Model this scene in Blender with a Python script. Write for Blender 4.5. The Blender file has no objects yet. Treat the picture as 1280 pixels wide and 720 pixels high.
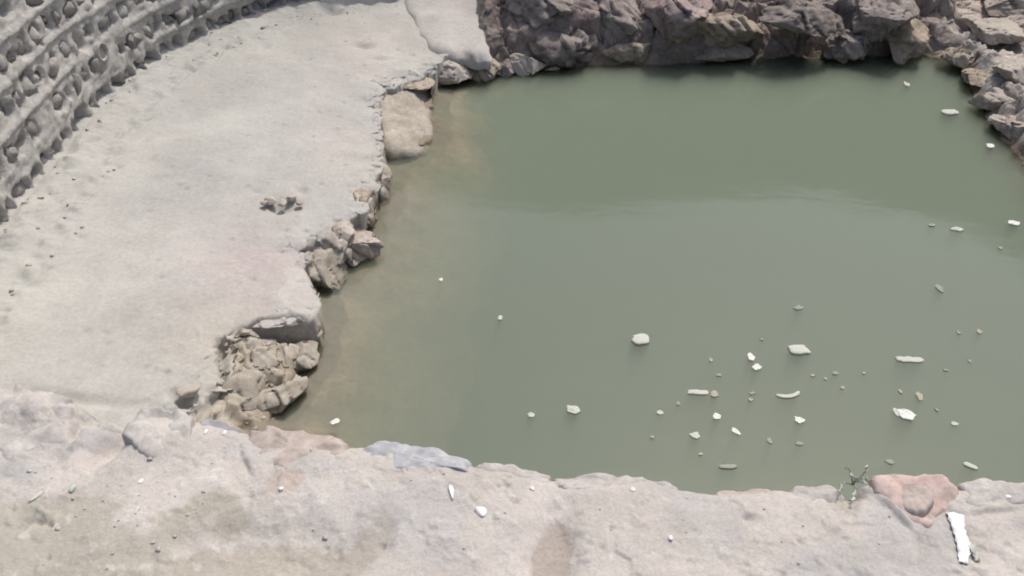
import bpy, bmesh, math, random
import numpy as np
from mathutils import Vector, Matrix

random.seed(7)
rng = np.random.default_rng(11)
SC = bpy.context.scene
COL = SC.collection

# ------------------------------------------------------------------ camera, sky, sun, exposure
CAM_Z, PITCH, FPX = 3.0, math.radians(37.4), 1100.0
cam_d = bpy.data.cameras.new('camera'); cam = bpy.data.objects.new('camera', cam_d); COL.objects.link(cam)
cam.location = (0, 0, CAM_Z); cam.rotation_euler = (math.pi / 2 - PITCH, 0, 0)
cam_d.sensor_width = 36; cam_d.lens = FPX / 1280 * 36; cam_d.clip_start = 0.05; cam_d.clip_end = 500
SC.camera = cam

SUN_EL, SUN_AZ = math.radians(63), math.radians(30)     # azimuth measured from +Y towards +X
w = bpy.data.worlds.new('World'); SC.world = w; w.use_nodes = True
nt = w.node_tree
sky = nt.nodes.new('ShaderNodeTexSky'); sky.sky_type = 'NISHITA'; sky.sun_disc = False
sky.sun_elevation = SUN_EL; sky.sun_rotation = SUN_AZ; sky.air_density = 0.85; sky.dust_density = 4.5; sky.ozone_density = 1.0
nt.links.new(sky.outputs[0], nt.nodes['Background'].inputs[0]); nt.nodes['Background'].inputs[1].default_value = 0.15
sun_d = bpy.data.lights.new('sun', 'SUN'); sun = bpy.data.objects.new('sun', sun_d); COL.objects.link(sun)
sun_d.energy = 2.45; sun_d.angle = math.radians(0.6); sun_d.color = (1.0, 0.965, 0.91)
sv = Vector((math.sin(SUN_AZ) * math.cos(SUN_EL), math.cos(SUN_AZ) * math.cos(SUN_EL), math.sin(SUN_EL)))
sun.rotation_euler = (-sv).to_track_quat('-Z', 'Y').to_euler(); sun.location = sv * 40
vs = SC.view_settings; vs.view_transform = 'Standard'; vs.look = 'None'; vs.exposure = 0.19; vs.gamma = 1.0; vs.use_curve_mapping = False
SC.render.engine = 'CYCLES'
cy = SC.cycles
cy.use_denoising = True; cy.max_bounces = 8; cy.volume_bounces = 4; cy.transparent_max_bounces = 16
cy.caustics_reflective = False; cy.caustics_refractive = False
cy.filter_width = 1.9

# ------------------------------------------------------------------ helpers
CT, ST = math.cos(PITCH), math.sin(PITCH)
def at(u, v, z):
    a, b = (u - 640) / FPX, (360 - v) / FPX
    dy, dz = CT + ST * b, -ST + CT * b
    t = (z - CAM_Z) / dz
    return np.array([a * t, dy * t, z])
def atY(u, v, Y):
    a, b = (u - 640) / FPX, (360 - v) / FPX
    dy, dz = CT + ST * b, -ST + CT * b
    t = Y / dy
    return np.array([a * t, Y, CAM_Z + dz * t])
def proj(x, y, z):
    zz = z - CAM_Z
    d = y * CT - zz * ST
    up = y * ST + zz * CT
    return 640 + FPX * x / d, 360 - FPX * up / d
def mpp(p):                       # metres per pixel at a point
    return (p[1] * CT - (p[2] - CAM_Z) * ST) / FPX

def _hash(ix, iy, iz, seed):
    n = (ix.astype(np.int64) * 374761393 + iy.astype(np.int64) * 668265263 + iz.astype(np.int64) * 1440662683 + seed * 362437) & 0xFFFFFFFF
    n = ((n ^ (n >> 13)) * 1274126177) & 0xFFFFFFFF
    n = ((n ^ (n >> 15)) * 2246822519) & 0xFFFFFFFF
    return ((n ^ (n >> 16)) & 0xFFFFFF) / float(0xFFFFFF) * 2 - 1
def vnoise(x, y, z, seed=0):
    fx, fy, fz = np.floor(x), np.floor(y), np.floor(z)
    ux, uy, uz = x - fx, y - fy, z - fz
    sx, sy, sz = [q * q * q * (q * (q * 6 - 15) + 10) for q in (ux, uy, uz)]
    r = 0
    for i in (0, 1):
        wx = sx if i else 1 - sx
        for j in (0, 1):
            wy = sy if j else 1 - sy
            for k in (0, 1):
                wz = sz if k else 1 - sz
                r = r + wx * wy * wz * _hash(fx + i, fy + j, fz + k, seed)
    return r
def fbm(x, y, z, sc=1.0, octv=5, seed=0, gain=0.5, ridged=False):
    a, f, r, tot = 1.0, sc, 0, 0
    for o in range(octv):
        n = vnoise(x * f + 13.7 * o, y * f - 7.1 * o, z * f + 3.3 * o, seed + o * 17)
        if ridged: n = 1 - 2 * np.abs(n)
        r = r + a * n; tot += a; a *= gain; f *= 2.03
    return r / tot
def worley(x, y, seed=0):
    fx, fy = np.floor(x), np.floor(y); f1 = np.full(x.shape, 9.0); f2 = f1.copy()
    hx = np.zeros_like(x); hy = hx.copy(); hv = hx.copy(); g1 = hx.copy(); g2 = hx.copy()
    for i in (-1, 0, 1):
        for j in (-1, 0, 1):
            ix, iy = fx + i, fy + j; o = ix * 0
            cx = ix + 0.5 + 0.45 * _hash(ix, iy, o, seed); cy2 = iy + 0.5 + 0.45 * _hash(ix, iy, o + 1, seed)
            d = np.hypot(x - cx, y - cy2); n_ = d < f1
            f2 = np.where(n_, f1, np.minimum(f2, d))
            hx = np.where(n_, x - cx, hx); hy = np.where(n_, y - cy2, hy)
            hv = np.where(n_, _hash(ix, iy, o + 2, seed), hv); g1 = np.where(n_, _hash(ix, iy, o + 3, seed), g1); g2 = np.where(n_, _hash(ix, iy, o + 4, seed), g2)
            f1 = np.where(n_, d, f1)
    return f1, f2, hv, g1 * hx + g2 * hy, g1
def blocks(x, y, sx, sy, seed, warp=0.12):
    """fractured rock: tilted facets with open joints, about -1..1"""
    wx = fbm(x, y, x * 0, 3, 4, seed) * warp; wy = fbm(x, y, x * 0 + 5, 3, 4, seed + 1) * warp
    f1, f2, hv, tl, g = worley((x + wx) * sx, (y + wy) * sy, seed)
    return 0.55 * hv + 0.9 * tl - 0.55 * np.exp(-((f2 - f1) / 0.07) ** 2)
def sstep(a, b, x):
    t = np.clip((x - a) / (b - a), 0, 1); return t * t * (3 - 2 * t)
def poly_dist(px, py, poly, closed=True):
    P = np.asarray(poly)[:, :2]
    Q = np.roll(P, -1, 0) if closed else P[1:]
    A = P if closed else P[:-1]
    d2 = np.full(px.shape, 1e9)
    for (ax, ay), (bx, by) in zip(A, Q):
        vx, vy = bx - ax, by - ay
        t = np.clip(((px - ax) * vx + (py - ay) * vy) / (vx * vx + vy * vy + 1e-12), 0, 1)
        d2 = np.minimum(d2, (px - ax - t * vx) ** 2 + (py - ay - t * vy) ** 2)
    return np.sqrt(d2)
def inside(px, py, poly):
    P = np.asarray(poly)[:, :2]; Q = np.roll(P, -1, 0)
    c = np.zeros(px.shape, bool)
    for (ax, ay), (bx, by) in zip(P, Q):
        if ay == by: continue
        c ^= ((ay > py) != (by > py)) & (px < (bx - ax) * (py - ay) / (by - ay) + ax)
    return c

def catmull(P, n, closed=False):
    P = np.asarray(P, float); N = len(P); out = []
    m = N if closed else N - 1
    for i in range(m):
        g = lambda k: P[k % N] if closed else P[min(max(k, 0), N - 1)]
        p0, p1, p2, p3 = g(i - 1), g(i), g(i + 1), g(i + 2)
        for t in np.linspace(0, 1, n, endpoint=False):
            out.append(0.5 * (2 * p1 + (p2 - p0) * t + (2 * p0 - 5 * p1 + 4 * p2 - p3) * t * t + (3 * p1 - p0 - 3 * p2 + p3) * t ** 3))
    if not closed: out.append(P[-1])
    return np.array(out)

def mesh_np(name, V, F, smooth=True, col=None):
    me = bpy.data.meshes.new(name)
    me.from_pydata(np.asarray(V, float).tolist() if not isinstance(V, list) else V, [], F.tolist() if isinstance(F, np.ndarray) else F)
    if smooth: me.polygons.foreach_set('use_smooth', np.ones(len(me.polygons), bool))
    if col is not None:
        a = me.color_attributes.new('Col', 'FLOAT_COLOR', 'POINT')
        c = np.ones((len(me.vertices), 4), np.float32); c[:, :3] = col
        a.data.foreach_set('color', c.ravel())
    me.update(); return me
def obj(name, me, mat=None, parent=None):
    o = bpy.data.objects.new(name, me); COL.objects.link(o)
    if mat is not None and not me.materials: me.materials.append(mat)
    if parent is not None: o.parent = parent
    return o
def tag(o, label=None, cat=None, group=None, kind=None):
    if label: o['label'] = label
    if cat: o['category'] = cat
    if group: o['group'] = group
    if kind: o['kind'] = kind
    return o
def empty(name, loc=(0, 0, 0)):
    o = bpy.data.objects.new(name, None); COL.objects.link(o); o.location = loc; o.empty_display_size = 0.1; return o

# ------------------------------------------------------------------ materials
def rock_mat(name, c1, c2, scale=3.0, bump=0.4, rough=0.9, attr=False, fine=60.0, rand=0.0, c3=None, bump_d=0.02, var=0.25):
    m = bpy.data.materials.new(name); m.use_nodes = True
    t = m.node_tree; N = t.nodes; L = t.links
    b = N['Principled BSDF']; b.inputs['Roughness'].default_value = rough
    b.inputs['Specular IOR Level'].default_value = 0.2
    tc = N.new('ShaderNodeTexCoord')
    n1 = N.new('ShaderNodeTexNoise'); n1.inputs['Scale'].default_value = scale; n1.inputs['Detail'].default_value = 8; n1.inputs['Roughness'].default_value = 0.62
    L.new(tc.outputs['Object'], n1.inputs['Vector'])
    n2 = N.new('ShaderNodeTexNoise'); n2.inputs['Scale'].default_value = fine; n2.inputs['Detail'].default_value = 6; n2.inputs['Roughness'].default_value = 0.7
    L.new(tc.outputs['Object'], n2.inputs['Vector'])
    rp = N.new('ShaderNodeValToRGB'); rp.color_ramp.elements[0].position = 0.35; rp.color_ramp.elements[1].position = 0.66
    rp.color_ramp.elements[0].color = (*c1, 1); rp.color_ramp.elements[1].color = (*c2, 1)
    if c3:
        e = rp.color_ramp.elements.new(0.5); e.color = (*c3, 1)
    L.new(n1.outputs['Fac'], rp.inputs['Fac'])
    src = rp.outputs['Color']
    if attr:
        at_ = N.new('ShaderNodeAttribute'); at_.attribute_name = 'Col'
        mx = N.new('ShaderNodeMix'); mx.data_type = 'RGBA'; mx.blend_type = 'MULTIPLY'; mx.inputs['Factor'].default_value = 1
        L.new(src, mx.inputs['A']); L.new(at_.outputs['Color'], mx.inputs['B']); src = mx.outputs['Result']
    mr = N.new('ShaderNodeMapRange'); mr.inputs['From Min'].default_value = 0.3; mr.inputs['From Max'].default_value = 0.7
    mr.inputs['To Min'].default_value = 1 - var; mr.inputs['To Max'].default_value = 1 + var * 0.7
    L.new(n2.outputs['Fac'], mr.inputs['Value'])
    m2 = N.new('ShaderNodeMix'); m2.data_type = 'RGBA'; m2.blend_type = 'MULTIPLY'; m2.inputs['Factor'].default_value = 1
    L.new(src, m2.inputs['A']); L.new(mr.outputs['Result'], m2.inputs['B']); src = m2.outputs['Result']
    if rand:
        oi = N.new('ShaderNodeObjectInfo'); r2 = N.new('ShaderNodeMapRange'); r2.inputs['To Min'].default_value = 1 - rand; r2.inputs['To Max'].default_value = 1 + rand
        L.new(oi.outputs['Random'], r2.inputs['Value'])
        m3 = N.new('ShaderNodeMix'); m3.data_type = 'RGBA'; m3.blend_type = 'MULTIPLY'; m3.inputs['Factor'].default_value = 1
        L.new(src, m3.inputs['A']); L.new(r2.outputs['Result'], m3.inputs['B']); src = m3.outputs['Result']
    L.new(src, b.inputs['Base Color'])
    n3 = N.new('ShaderNodeTexNoise'); n3.inputs['Scale'].default_value = fine * 0.45; n3.inputs['Detail'].default_value = 9; n3.inputs['Roughness'].default_value = 0.65
    L.new(tc.outputs['Object'], n3.inputs['Vector'])
    bp = N.new('ShaderNodeBump'); bp.inputs['Strength'].default_value = bump; bp.inputs['Distance'].default_value = bump_d
    L.new(n3.outputs['Fac'], bp.inputs['Height']); L.new(bp.outputs['Normal'], b.inputs['Normal'])
    return m

M_ledge = rock_mat('ledge_rock', (0.90, 0.90, 0.90), (1.06, 1.06, 1.06), 2.2, 0.5, 0.92, attr=True, fine=45, bump_d=0.014, var=0.13)
M_cliff = rock_mat('cliff_rock', (0.62, 0.60, 0.60), (1.25, 1.22, 1.18), 4.0, 0.6, 0.9, attr=True, fine=30, bump_d=0.03, var=0.3)
M_bed = rock_mat('mud_bed', (0.24, 0.19, 0.135), (0.36, 0.29, 0.21), 3, 0.4, 0.9, fine=30)
M_par = rock_mat('lime_mortar', (0.91, 0.91, 0.91), (1.07, 1.07, 1.07), 9, 0.7, 0.92, attr=True, fine=150, bump_d=0.006, var=0.15)
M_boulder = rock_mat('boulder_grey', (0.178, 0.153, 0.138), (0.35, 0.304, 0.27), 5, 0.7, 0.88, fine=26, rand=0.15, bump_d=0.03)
M_boulder_pale = rock_mat('boulder_pale', (0.355, 0.318, 0.272), (0.465, 0.42, 0.365), 4, 0.5, 0.9, fine=30, rand=0.06, bump_d=0.02, var=0.15)
M_boulder_red = rock_mat('boulder_mauve', (0.225, 0.178, 0.163), (0.37, 0.30, 0.275), 5, 0.6, 0.88, fine=26, bump_d=0.03)
M_boulder_brown = rock_mat('boulder_brown', (0.25, 0.205, 0.155), (0.42, 0.36, 0.29), 6, 0.6, 0.88, fine=30, bump_d=0.03)
M_boulder_tan = rock_mat('boulder_tan', (0.30, 0.255, 0.215), (0.43, 0.38, 0.33), 6, 0.5, 0.9, fine=30, bump_d=0.02)
M_boulder_buff = rock_mat('boulder_buff', (0.28, 0.25, 0.20), (0.40, 0.365, 0.31), 6, 0.5, 0.9, fine=30, bump_d=0.02)
M_slab = rock_mat('slab_rock', (0.375, 0.35, 0.325), (0.45, 0.425, 0.395), 3, 0.4, 0.92, fine=34, bump_d=0.015, var=0.12)
M_wstone = rock_mat('wall_stone', (0.27, 0.255, 0.235), (0.41, 0.39, 0.36), 6, 0.6, 0.9, fine=34, rand=0.16, bump_d=0.02)
M_wmort = rock_mat('wall_mortar', (0.345, 0.332, 0.302), (0.475, 0.455, 0.42), 7, 0.6, 0.95, fine=30, bump_d=0.02)
M_wback = rock_mat('wall_backing', (0.26, 0.258, 0.245), (0.38, 0.372, 0.352), 6, 0.6, 0.95, fine=30, bump_d=0.02)
M_earth = rock_mat('outer_earth', (0.30, 0.26, 0.20), (0.40, 0.36, 0.29), 0.4, 0.4, 0.95, fine=6)
def pst(name, c1, c2): return rock_mat(name, tuple(q * 0.88 for q in c1), c2, 22, 0.5, 0.85, fine=80, bump_d=0.006, var=0.14)
M_pblue = pst('stone_blue_grey', (0.31, 0.313, 0.322), (0.41, 0.41, 0.41))
M_pslate = pst('stone_slate', (0.25, 0.245, 0.26), (0.33, 0.325, 0.335))
M_pbrown = pst('stone_tan', (0.34, 0.285, 0.24), (0.45, 0.39, 0.345))
M_pred = pst('stone_red', (0.38, 0.28, 0.245), (0.50, 0.395, 0.355))
M_ppale = pst('stone_pale', (0.37, 0.348, 0.318), (0.46, 0.43, 0.398))

def plain(name, c, rough=0.7, var=0.12, trans=0.0):
    m = rock_mat(name, tuple(q * (1 - var) for q in c), c, 60, 0.15, rough, fine=300, bump_d=0.001, var=0.06)
    return m
M_white = plain('white_scrap', (0.62, 0.63, 0.58), 0.6)
M_strip = plain('white_plastic', (0.80, 0.80, 0.78), 0.45, 0.22)
M_chip = plain('white_chip', (0.72, 0.71, 0.68), 0.6)
M_off = plain('off_white_scrap', (0.47, 0.485, 0.43), 0.7)
M_dull = plain('dull_scrap', (0.29, 0.305, 0.255), 0.8)
M_tan = plain('tan_scrap', (0.37, 0.345, 0.27), 0.8)
M_weed = plain('dry_weed', (0.42, 0.42, 0.34), 0.8)
M_weedtip = plain('weed_tip', (0.50, 0.53, 0.46), 0.8)

# water: clear skin (Fresnel mirror over a see-through surface) round a cloudy green body
M_water = bpy.data.materials.new('murky_water'); M_water.use_nodes = True
t = M_water.node_tree; N = t.nodes; L = t.links
N.remove(N['Principled BSDF'])
out = N['Material Output']
tr = N.new('ShaderNodeBsdfTransparent'); gl = N.new('ShaderNodeBsdfGlossy'); gl.inputs['Roughness'].default_value = 0.085
fr = N.new('ShaderNodeFresnel'); fr.inputs['IOR'].default_value = 1.42
mx = N.new('ShaderNodeMixShader')
tc = N.new('ShaderNodeTexCoord'); nz = N.new('ShaderNodeTexNoise'); nz.inputs['Scale'].default_value = 2.2; nz.inputs['Detail'].default_value = 4
mp = N.new('ShaderNodeMapping'); mp.inputs['Scale'].default_value = (1.0, 1.8, 1.0)
L.new(tc.outputs['Object'], mp.inputs['Vector']); L.new(mp.outputs[0], nz.inputs['Vector'])
bp = N.new('ShaderNodeBump'); bp.inputs['Strength'].default_value = 0.055; bp.inputs['Distance'].default_value = 0.05
L.new(nz.outputs['Fac'], bp.inputs['Height']); L.new(bp.outputs['Normal'], fr.inputs['Normal']); L.new(bp.outputs['Normal'], gl.inputs['Normal'])
L.new(fr.outputs[0], mx.inputs[0]); L.new(tr.outputs[0], mx.inputs[1]); L.new(gl.outputs[0], mx.inputs[2])
L.new(mx.outputs[0], out.inputs['Surface'])
va = N.new('ShaderNodeVolumeScatter'); va.inputs['Color'].default_value = (0.546, 0.614, 0.520, 1); va.inputs['Density'].default_value = 7.5
vb = N.new('ShaderNodeVolumeAbsorption'); vb.inputs['Color'].default_value = (0.546, 0.614, 0.520, 1); vb.inputs['Density'].default_value = 7.5
ad = N.new('ShaderNodeAddShader'); L.new(va.outputs[0], ad.inputs[0]); L.new(vb.outputs[0], ad.inputs[1])
L.new(ad.outputs[0], out.inputs['Volume'])

# ------------------------------------------------------------------ plan of the pit
# waterline, counter-clockwise as seen in the photograph: left bank (near to far), far bank, right bank
Wpx = [(345, 540), (345, 522), (352, 500), (378, 462), (398, 425), (402, 405), (396, 380), (398, 350), (430, 330), (452, 300), (470, 275),
       (486, 248), (484, 215), (488, 196), (520, 190), (538, 182), (541, 150), (542, 122), (556, 100), (600, 92), (650, 90), (700, 86), (760, 82), (830, 80), (900, 76),
       (960, 74), (1020, 73), (1090, 70), (1150, 68), (1188, 74), (1206, 96), (1216, 120), (1230, 146), (1250, 172), (1268, 190), (1282, 214)]
W = [tuple(at(u, v, 0)[:2]) for u, v in Wpx]
W = [(-1.25, 0.6), (-1.2, 1.9)] + W + [(3.38, 4.4), (3.2, 3.2), (3.1, 2.0), (3.0, 0.6)]
# upper edge of the ledge
HL = 0.2
Tpx = [(196, 520), (215, 500), (240, 488), (262, 470), (268, 445), (276, 424), (300, 408), (340, 406), (384, 404), (394, 384), (388, 350), (374, 318), (372, 306),
       (396, 290), (428, 276), (462, 252), (468, 228), (466, 206), (476, 190), (474, 150), (471, 124), (478, 104), (520, 92), (560, 78), (612, 66)]
T = [tuple(at(u, v, HL)[:2]) for u, v in Tpx]
T = [(-4.6, 0.5), (-1.7, 0.5), (-1.62, 1.9)] + T + [(0.2, 8.0), (0.2, 10.5), (-4.6, 10.5)]

# well wall line (base of its face)
base_px = [(0, 290), (60, 215), (130, 130), (200, 75), (262, 42), (330, 15), (400, 0)]
WP = [tuple(at(u, v, 0.28)[:2]) for u, v in base_px]
WP = [(-2.72, 0.2), (-2.76, 2.2)] + WP + [(-1.05, 8.25), (0.2, 8.75), (1.8, 9.1), (3.6, 9.40), (5.1, 9.0), (5.75, 7.9), (5.65, 6.2), (5.5, 4.4), (5.4, 2.4), (5.4, 0.2)]
WPATH = catmull(WP, 24)

# ------------------------------------------------------------------ terrain sheet (ledge, banks, pool bed)
gx = np.concatenate([np.arange(-3.3, -1.7, 0.016), np.arange(-1.7, -0.2, 0.008), np.arange(-0.2, 3.3, 0.014), np.arange(3.3, 4.6, 0.010), np.arange(4.6, 7.7, 0.03)])
gy = np.concatenate([np.arange(1.0, 2.5, 0.03), np.arange(2.5, 6.2, 0.012), np.arange(6.2, 8.2, 0.009), np.arange(8.2, 10.0, 0.03)])
X, Y = np.meshgrid(gx, gy); nx, ny = len(gx), len(gy)
x, y = X.ravel(), Y.ravel(); zero = np.zeros_like(x)
jit = fbm(x, y, zero, 5, 4, 3)
jx = fbm(x, y, zero + 4, 4.5, 5, 5, 0.55) * 0.07; jy = fbm(x, y, zero + 9, 4.5, 5, 6, 0.55) * 0.07
sW = poly_dist(x + jx, y + jy, W); sW[inside(x + jx, y + jy, W)] *= -1
sT = poly_dist(x + jx * 0.8, y + jy * 0.8, T); sT[~inside(x + jx * 0.8, y + jy * 0.8, T)] *= -1
U0, V0 = proj(x, y, zero + HL)
# ledge
h = HL + 0.07 * sstep(0, 1.6, sT) + 0.012 * fbm(x, y, zero, 1.6, 4, 21) + 0.006 * fbm(x, y, zero, 9, 4, 22)
edge_rough = np.exp(-np.clip(sT, 0, 9) / 0.16)
h += edge_rough * 0.030 * fbm(x, y, zero, 8, 5, 23) - 0.05 * np.exp(-np.clip(sT, 0, 9) / 0.055)
f = np.clip(sW, 0, 9) / (np.clip(sW, 0, 9) + np.clip(-sT, 0, 9) + 1e-6)
crag = fbm(x, y, zero, 7, 6, 31, 0.55, ridged=True)
blk = blocks(x, y, 9, 9, 35, 0.05)
face = HL * (0.80 * f ** 0.75) + (0.03 * crag + 0.045 * blk) * np.sin(np.clip(f, 0, 1) * math.pi) ** 0.6
h += np.exp(-np.clip(sT, 0, 9) / 0.10) * 0.010 * blocks(x, y, 6, 6, 36, 0.06)
zl = np.where(sT > 0, h, face)
# far and right banks
dd = np.clip(sW, 0, 9)
ridge = fbm(x * 0.8 + jx, y * 1.3, zero, 2.6, 6, 41, 0.52, ridged=True)
b1 = blocks(x, y, 1.9, 2.9, 45, 0.22); b2 = blocks(x + 0.3 * y, y, 5.5, 7.5, 46, 0.08)
rg = 0.16 * b1 + 0.055 * b2 + 0.06 * ridge + 0.03 * fbm(x, y, zero, 12, 5, 43)
zf = 0.30 * sstep(0, 0.20, dd) + 0.30 * sstep(0.10, 0.8, dd) + rg * sstep(-0.02, 0.16, dd)
zr = 0.13 * sstep(0, 0.18, dd) + 0.18 * sstep(0.1, 1.6, dd) + 0.55 * rg * sstep(-0.02, 0.2, dd)
wr = sstep(0, 0.5, x - (3.45 + 0.10 * (y - 7.0)) + 0.15 * jit)
zfr = zf * (1 - wr) + zr * wr
wl = 1 - sstep(-0.32, -0.22, x + 0.02 * jit + np.where(y < 6, -0.4, 0) * 0)
zup = zl * wl + zfr * (1 - wl)
du = np.clip(-sW, 0, 9)
zdn = -(0.015 + 0.17 * np.minimum(du, 0.9) + 1.6 * np.clip(du - 0.8, 0, 0.9)) + 0.03 * fbm(x, y, zero, 5, 5, 51)
zdn_far = -(0.05 + 1.4 * np.minimum(du, 0.9)) + 0.03 * fbm(x, y, zero, 5, 5, 51)
wx_ = sstep(-0.35, 0.55, x + 0.25 * jit + 0.12 * (y - 6.0)); zdn = np.maximum(zdn * (1 - wx_) + zdn_far * wx_, -1.45)
z = np.where(sW > 0, np.maximum(zup, -0.03), zdn)

def dent(u, v, ru, rv, dz, ang=0.0, p=1.0):
    a = math.radians(ang); du_, dv_ = U0 - u, V0 - v
    e1 = (du_ * math.cos(a) + dv_ * math.sin(a)) / ru; e2 = (-du_ * math.sin(a) + dv_ * math.cos(a)) / rv
    return dz * np.exp(-(e1 * e1 + e2 * e2) ** p)
led = (sT > -0.02) & (wl > 0.5)
dz = zero.copy()
dz += dent(352, 261, 17, 6, -0.04, -8) + dent(352, 246, 24, 8, 0.014, -8)                       # crumbled pocket
dz += dent(376, 240, 8, 5, -0.03) + dent(320, 243, 8, 3, -0.012)
dz += dent(348, 403, 46, 9, -0.16, -6, 2) * (1 + 0.3 * crag)                                          # undercut slot
dz += dent(362, 362, 14, 4, -0.035, -25)
dz += dent(272, 428, 7, 9, -0.09, 20)
dz += dent(272, 455, 4, 26, -0.04, 4)
dz += dent(246, 498, 18, 6, -0.09, -35)                                            # clefts by the parapet
dz += dent(288, 505, 20, 7, -0.08, 25)
dz += dent(218, 492, 9, 6, -0.05)
dz += dent(455, 61, 12, 3, -0.04) + dent(475, 75, 12, 2, -0.02)
dz += dent(415, 20, 14, 5, -0.08) + dent(450, 11, 22, 2.2, -0.06, -8) + dent(492, 2, 20, 5, -0.10, -10)
dz += dent(278, 75, 13, 1.6, -0.03, -58) + dent(331, 65, 6, 4, -0.015) + dent(355, 50, 5, 3, -0.01)
dz += dent(120, 190, 9, 2.5, -0.03, -30) + dent(103, 306, 5, 2, -0.02) + dent(235, 105, 30, 2, -0.025, -38) + dent(180, 162, 12, 2.2, -0.03, -25)
dz += dent(55, 275, 20, 10, 0.02) + dent(90, 500, 60, 8, -0.03, 5)
lf1, lf2, lhv, _, _ = worley(x * 5.5, y * 5.5, 91)
fleck = np.exp(-(lf1 / (0.07 + 0.05 * np.abs(jit))) ** 2) * (lhv > 0.55)
dz -= 0.010 * fleck
lf1, lf2, lhv2, _, _ = worley(x * 13 + 0.4 * jit, y * 13, 92)
dz += 0.010 * np.exp(-(lf1 / 0.16) ** 2) * (lhv2 > 0.80)
# low uneven lip of old mortar along the foot of the wall
dwall = poly_dist(x, y, WPATH, closed=False)
lip = np.exp(-((dwall - 0.10) / 0.09) ** 2) * (0.035 + 0.05 * fbm(x, y, zero, 7, 5, 61)) + 0.045 * np.exp(-((dwall - 0.30) / 0.06) ** 2) * fbm(x, y, zero, 11, 5, 62)
dz += lip * (x < -0.6)
z = np.where(led, z + dz, z + dz * (sW > 0) * 0.5)
blkm = inside(x, y, [tuple(at(u, v, 0.05)[:2]) for u, v in ((476, 112), (502, 102), (534, 106), (541, 146), (536, 180), (506, 189), (481, 190), (473, 150))]) & (sT < 0)
z = np.where(blkm, np.minimum(z, 0.02), z)
# push rock out over the drop so that edges overhang
gW = np.stack(np.gradient(sW.reshape(ny, nx), gy, gx), -1).reshape(-1, 2)              # d/dy, d/dx
amt = 0.05 * sstep(0.10, 0.22, z) * np.exp(-np.clip(sT, 0, 9) / 0.10) * (sT > -0.05) * (wl > 0.5)
rough3 = sstep(0.02, 0.2, zup) * (1 - wl) * (sW > 0) * 0.05 + wl * sstep(0.10, 0.0, sT) * sstep(-0.03, 0.03, sW) * 0.055
px_ = x - gW[:, 1] * amt + fbm(x, y, z * 1.6, 8, 4, 71) * rough3
py_ = y - gW[:, 0] * amt + fbm(x, y, z * 1.6, 8, 4, 72) * rough3
# colour of the rock itself
col = np.empty((len(x), 3)); col[:] = (0.395, 0.388, 0.356)
def paint(c, mask):
    m = np.clip(mask, 0, 1)[:, None]; col[:] = col * (1 - m) + np.array(c) * m
nl = fbm(x, y, zero, 1.2, 4, 81)
paint((0.405, 0.362, 0.342), dent(300, 330, 90, 60, 0.75) + dent(340, 350, 50, 50, 0.5))
paint((0.425, 0.378, 0.342), dent(420, 150, 60, 80, 0.5) + dent(470, 60, 60, 30, 0.5))
paint((0.40, 0.37, 0.318), dent(250, 420, 80, 40, 0.5))
paint((0.362, 0.355, 0.336), sstep(0.05, 0.5, nl) * 0.7)
paint((0.43, 0.418, 0.38), sstep(0.05, 0.5, -nl) * 0.7)
paint((0.28, 0.26, 0.23), fleck * 0.5)
nb_ = fbm(x, y, zero, 4.5, 5, 83)
paint((0.345, 0.33, 0.30), sstep(0.22, 0.42, nb_) * 0.35)
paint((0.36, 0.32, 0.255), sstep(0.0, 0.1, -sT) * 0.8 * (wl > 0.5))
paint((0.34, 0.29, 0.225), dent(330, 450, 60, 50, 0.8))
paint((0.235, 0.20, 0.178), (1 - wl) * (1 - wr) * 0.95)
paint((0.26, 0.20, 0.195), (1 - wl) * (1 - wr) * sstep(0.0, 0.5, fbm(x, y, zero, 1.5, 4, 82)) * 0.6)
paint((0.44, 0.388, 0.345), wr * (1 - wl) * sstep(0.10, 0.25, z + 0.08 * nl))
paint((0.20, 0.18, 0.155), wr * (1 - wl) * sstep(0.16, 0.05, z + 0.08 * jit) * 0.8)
paint((0.20, 0.165, 0.12), sstep(0.085, 0.02, z + 0.03 * jit) * 0.85)

cull = (x - 0) < 99
idx = np.arange(nx * ny).reshape(ny, nx)
q = np.stack([idx[:-1, :-1], idx[:-1, 1:], idx[1:, 1:], idx[1:, :-1]], -1).reshape(-1, 4)
P3 = np.stack([px_, py_, z], -1)
qz = z[q].max(1); qs = sW[q].mean(1); qx = x[q].mean(1); qy = y[q].mean(1)
wallin = inside(x, y, np.vstack([catmull([(p[0] + (-0.3 if p[0] < 0 else 0.3), p[1] + (0.35 if p[1] > 7 else 0)) for p in WP], 8), [[5.4, -1], [-2.7, -1]]]))
keep = wallin[q].any(1)
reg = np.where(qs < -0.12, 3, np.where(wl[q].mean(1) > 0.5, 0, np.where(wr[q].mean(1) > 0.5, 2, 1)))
defs = [('rock_ledge', 'smooth pale rock ledge between the round masonry wall and the water', 'rock ledge', M_ledge),
        ('rock_bank', 'dark shaded rough rock bank along the far edge of the water', 'rock bank', M_cliff),
        ('rocky_shore', 'sunlit pinkish rocky shore at the right end of the far bank', 'rocky shore', M_cliff),
        ('pool_bed', 'muddy sloping bed under the murky green water', 'pool bed', M_bed)]
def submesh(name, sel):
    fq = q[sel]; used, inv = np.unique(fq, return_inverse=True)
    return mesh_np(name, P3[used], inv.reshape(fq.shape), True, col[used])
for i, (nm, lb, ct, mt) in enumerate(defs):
    tag(obj(nm, submesh(nm, keep & (reg == i)), mt), lb, ct, kind='structure')

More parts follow.
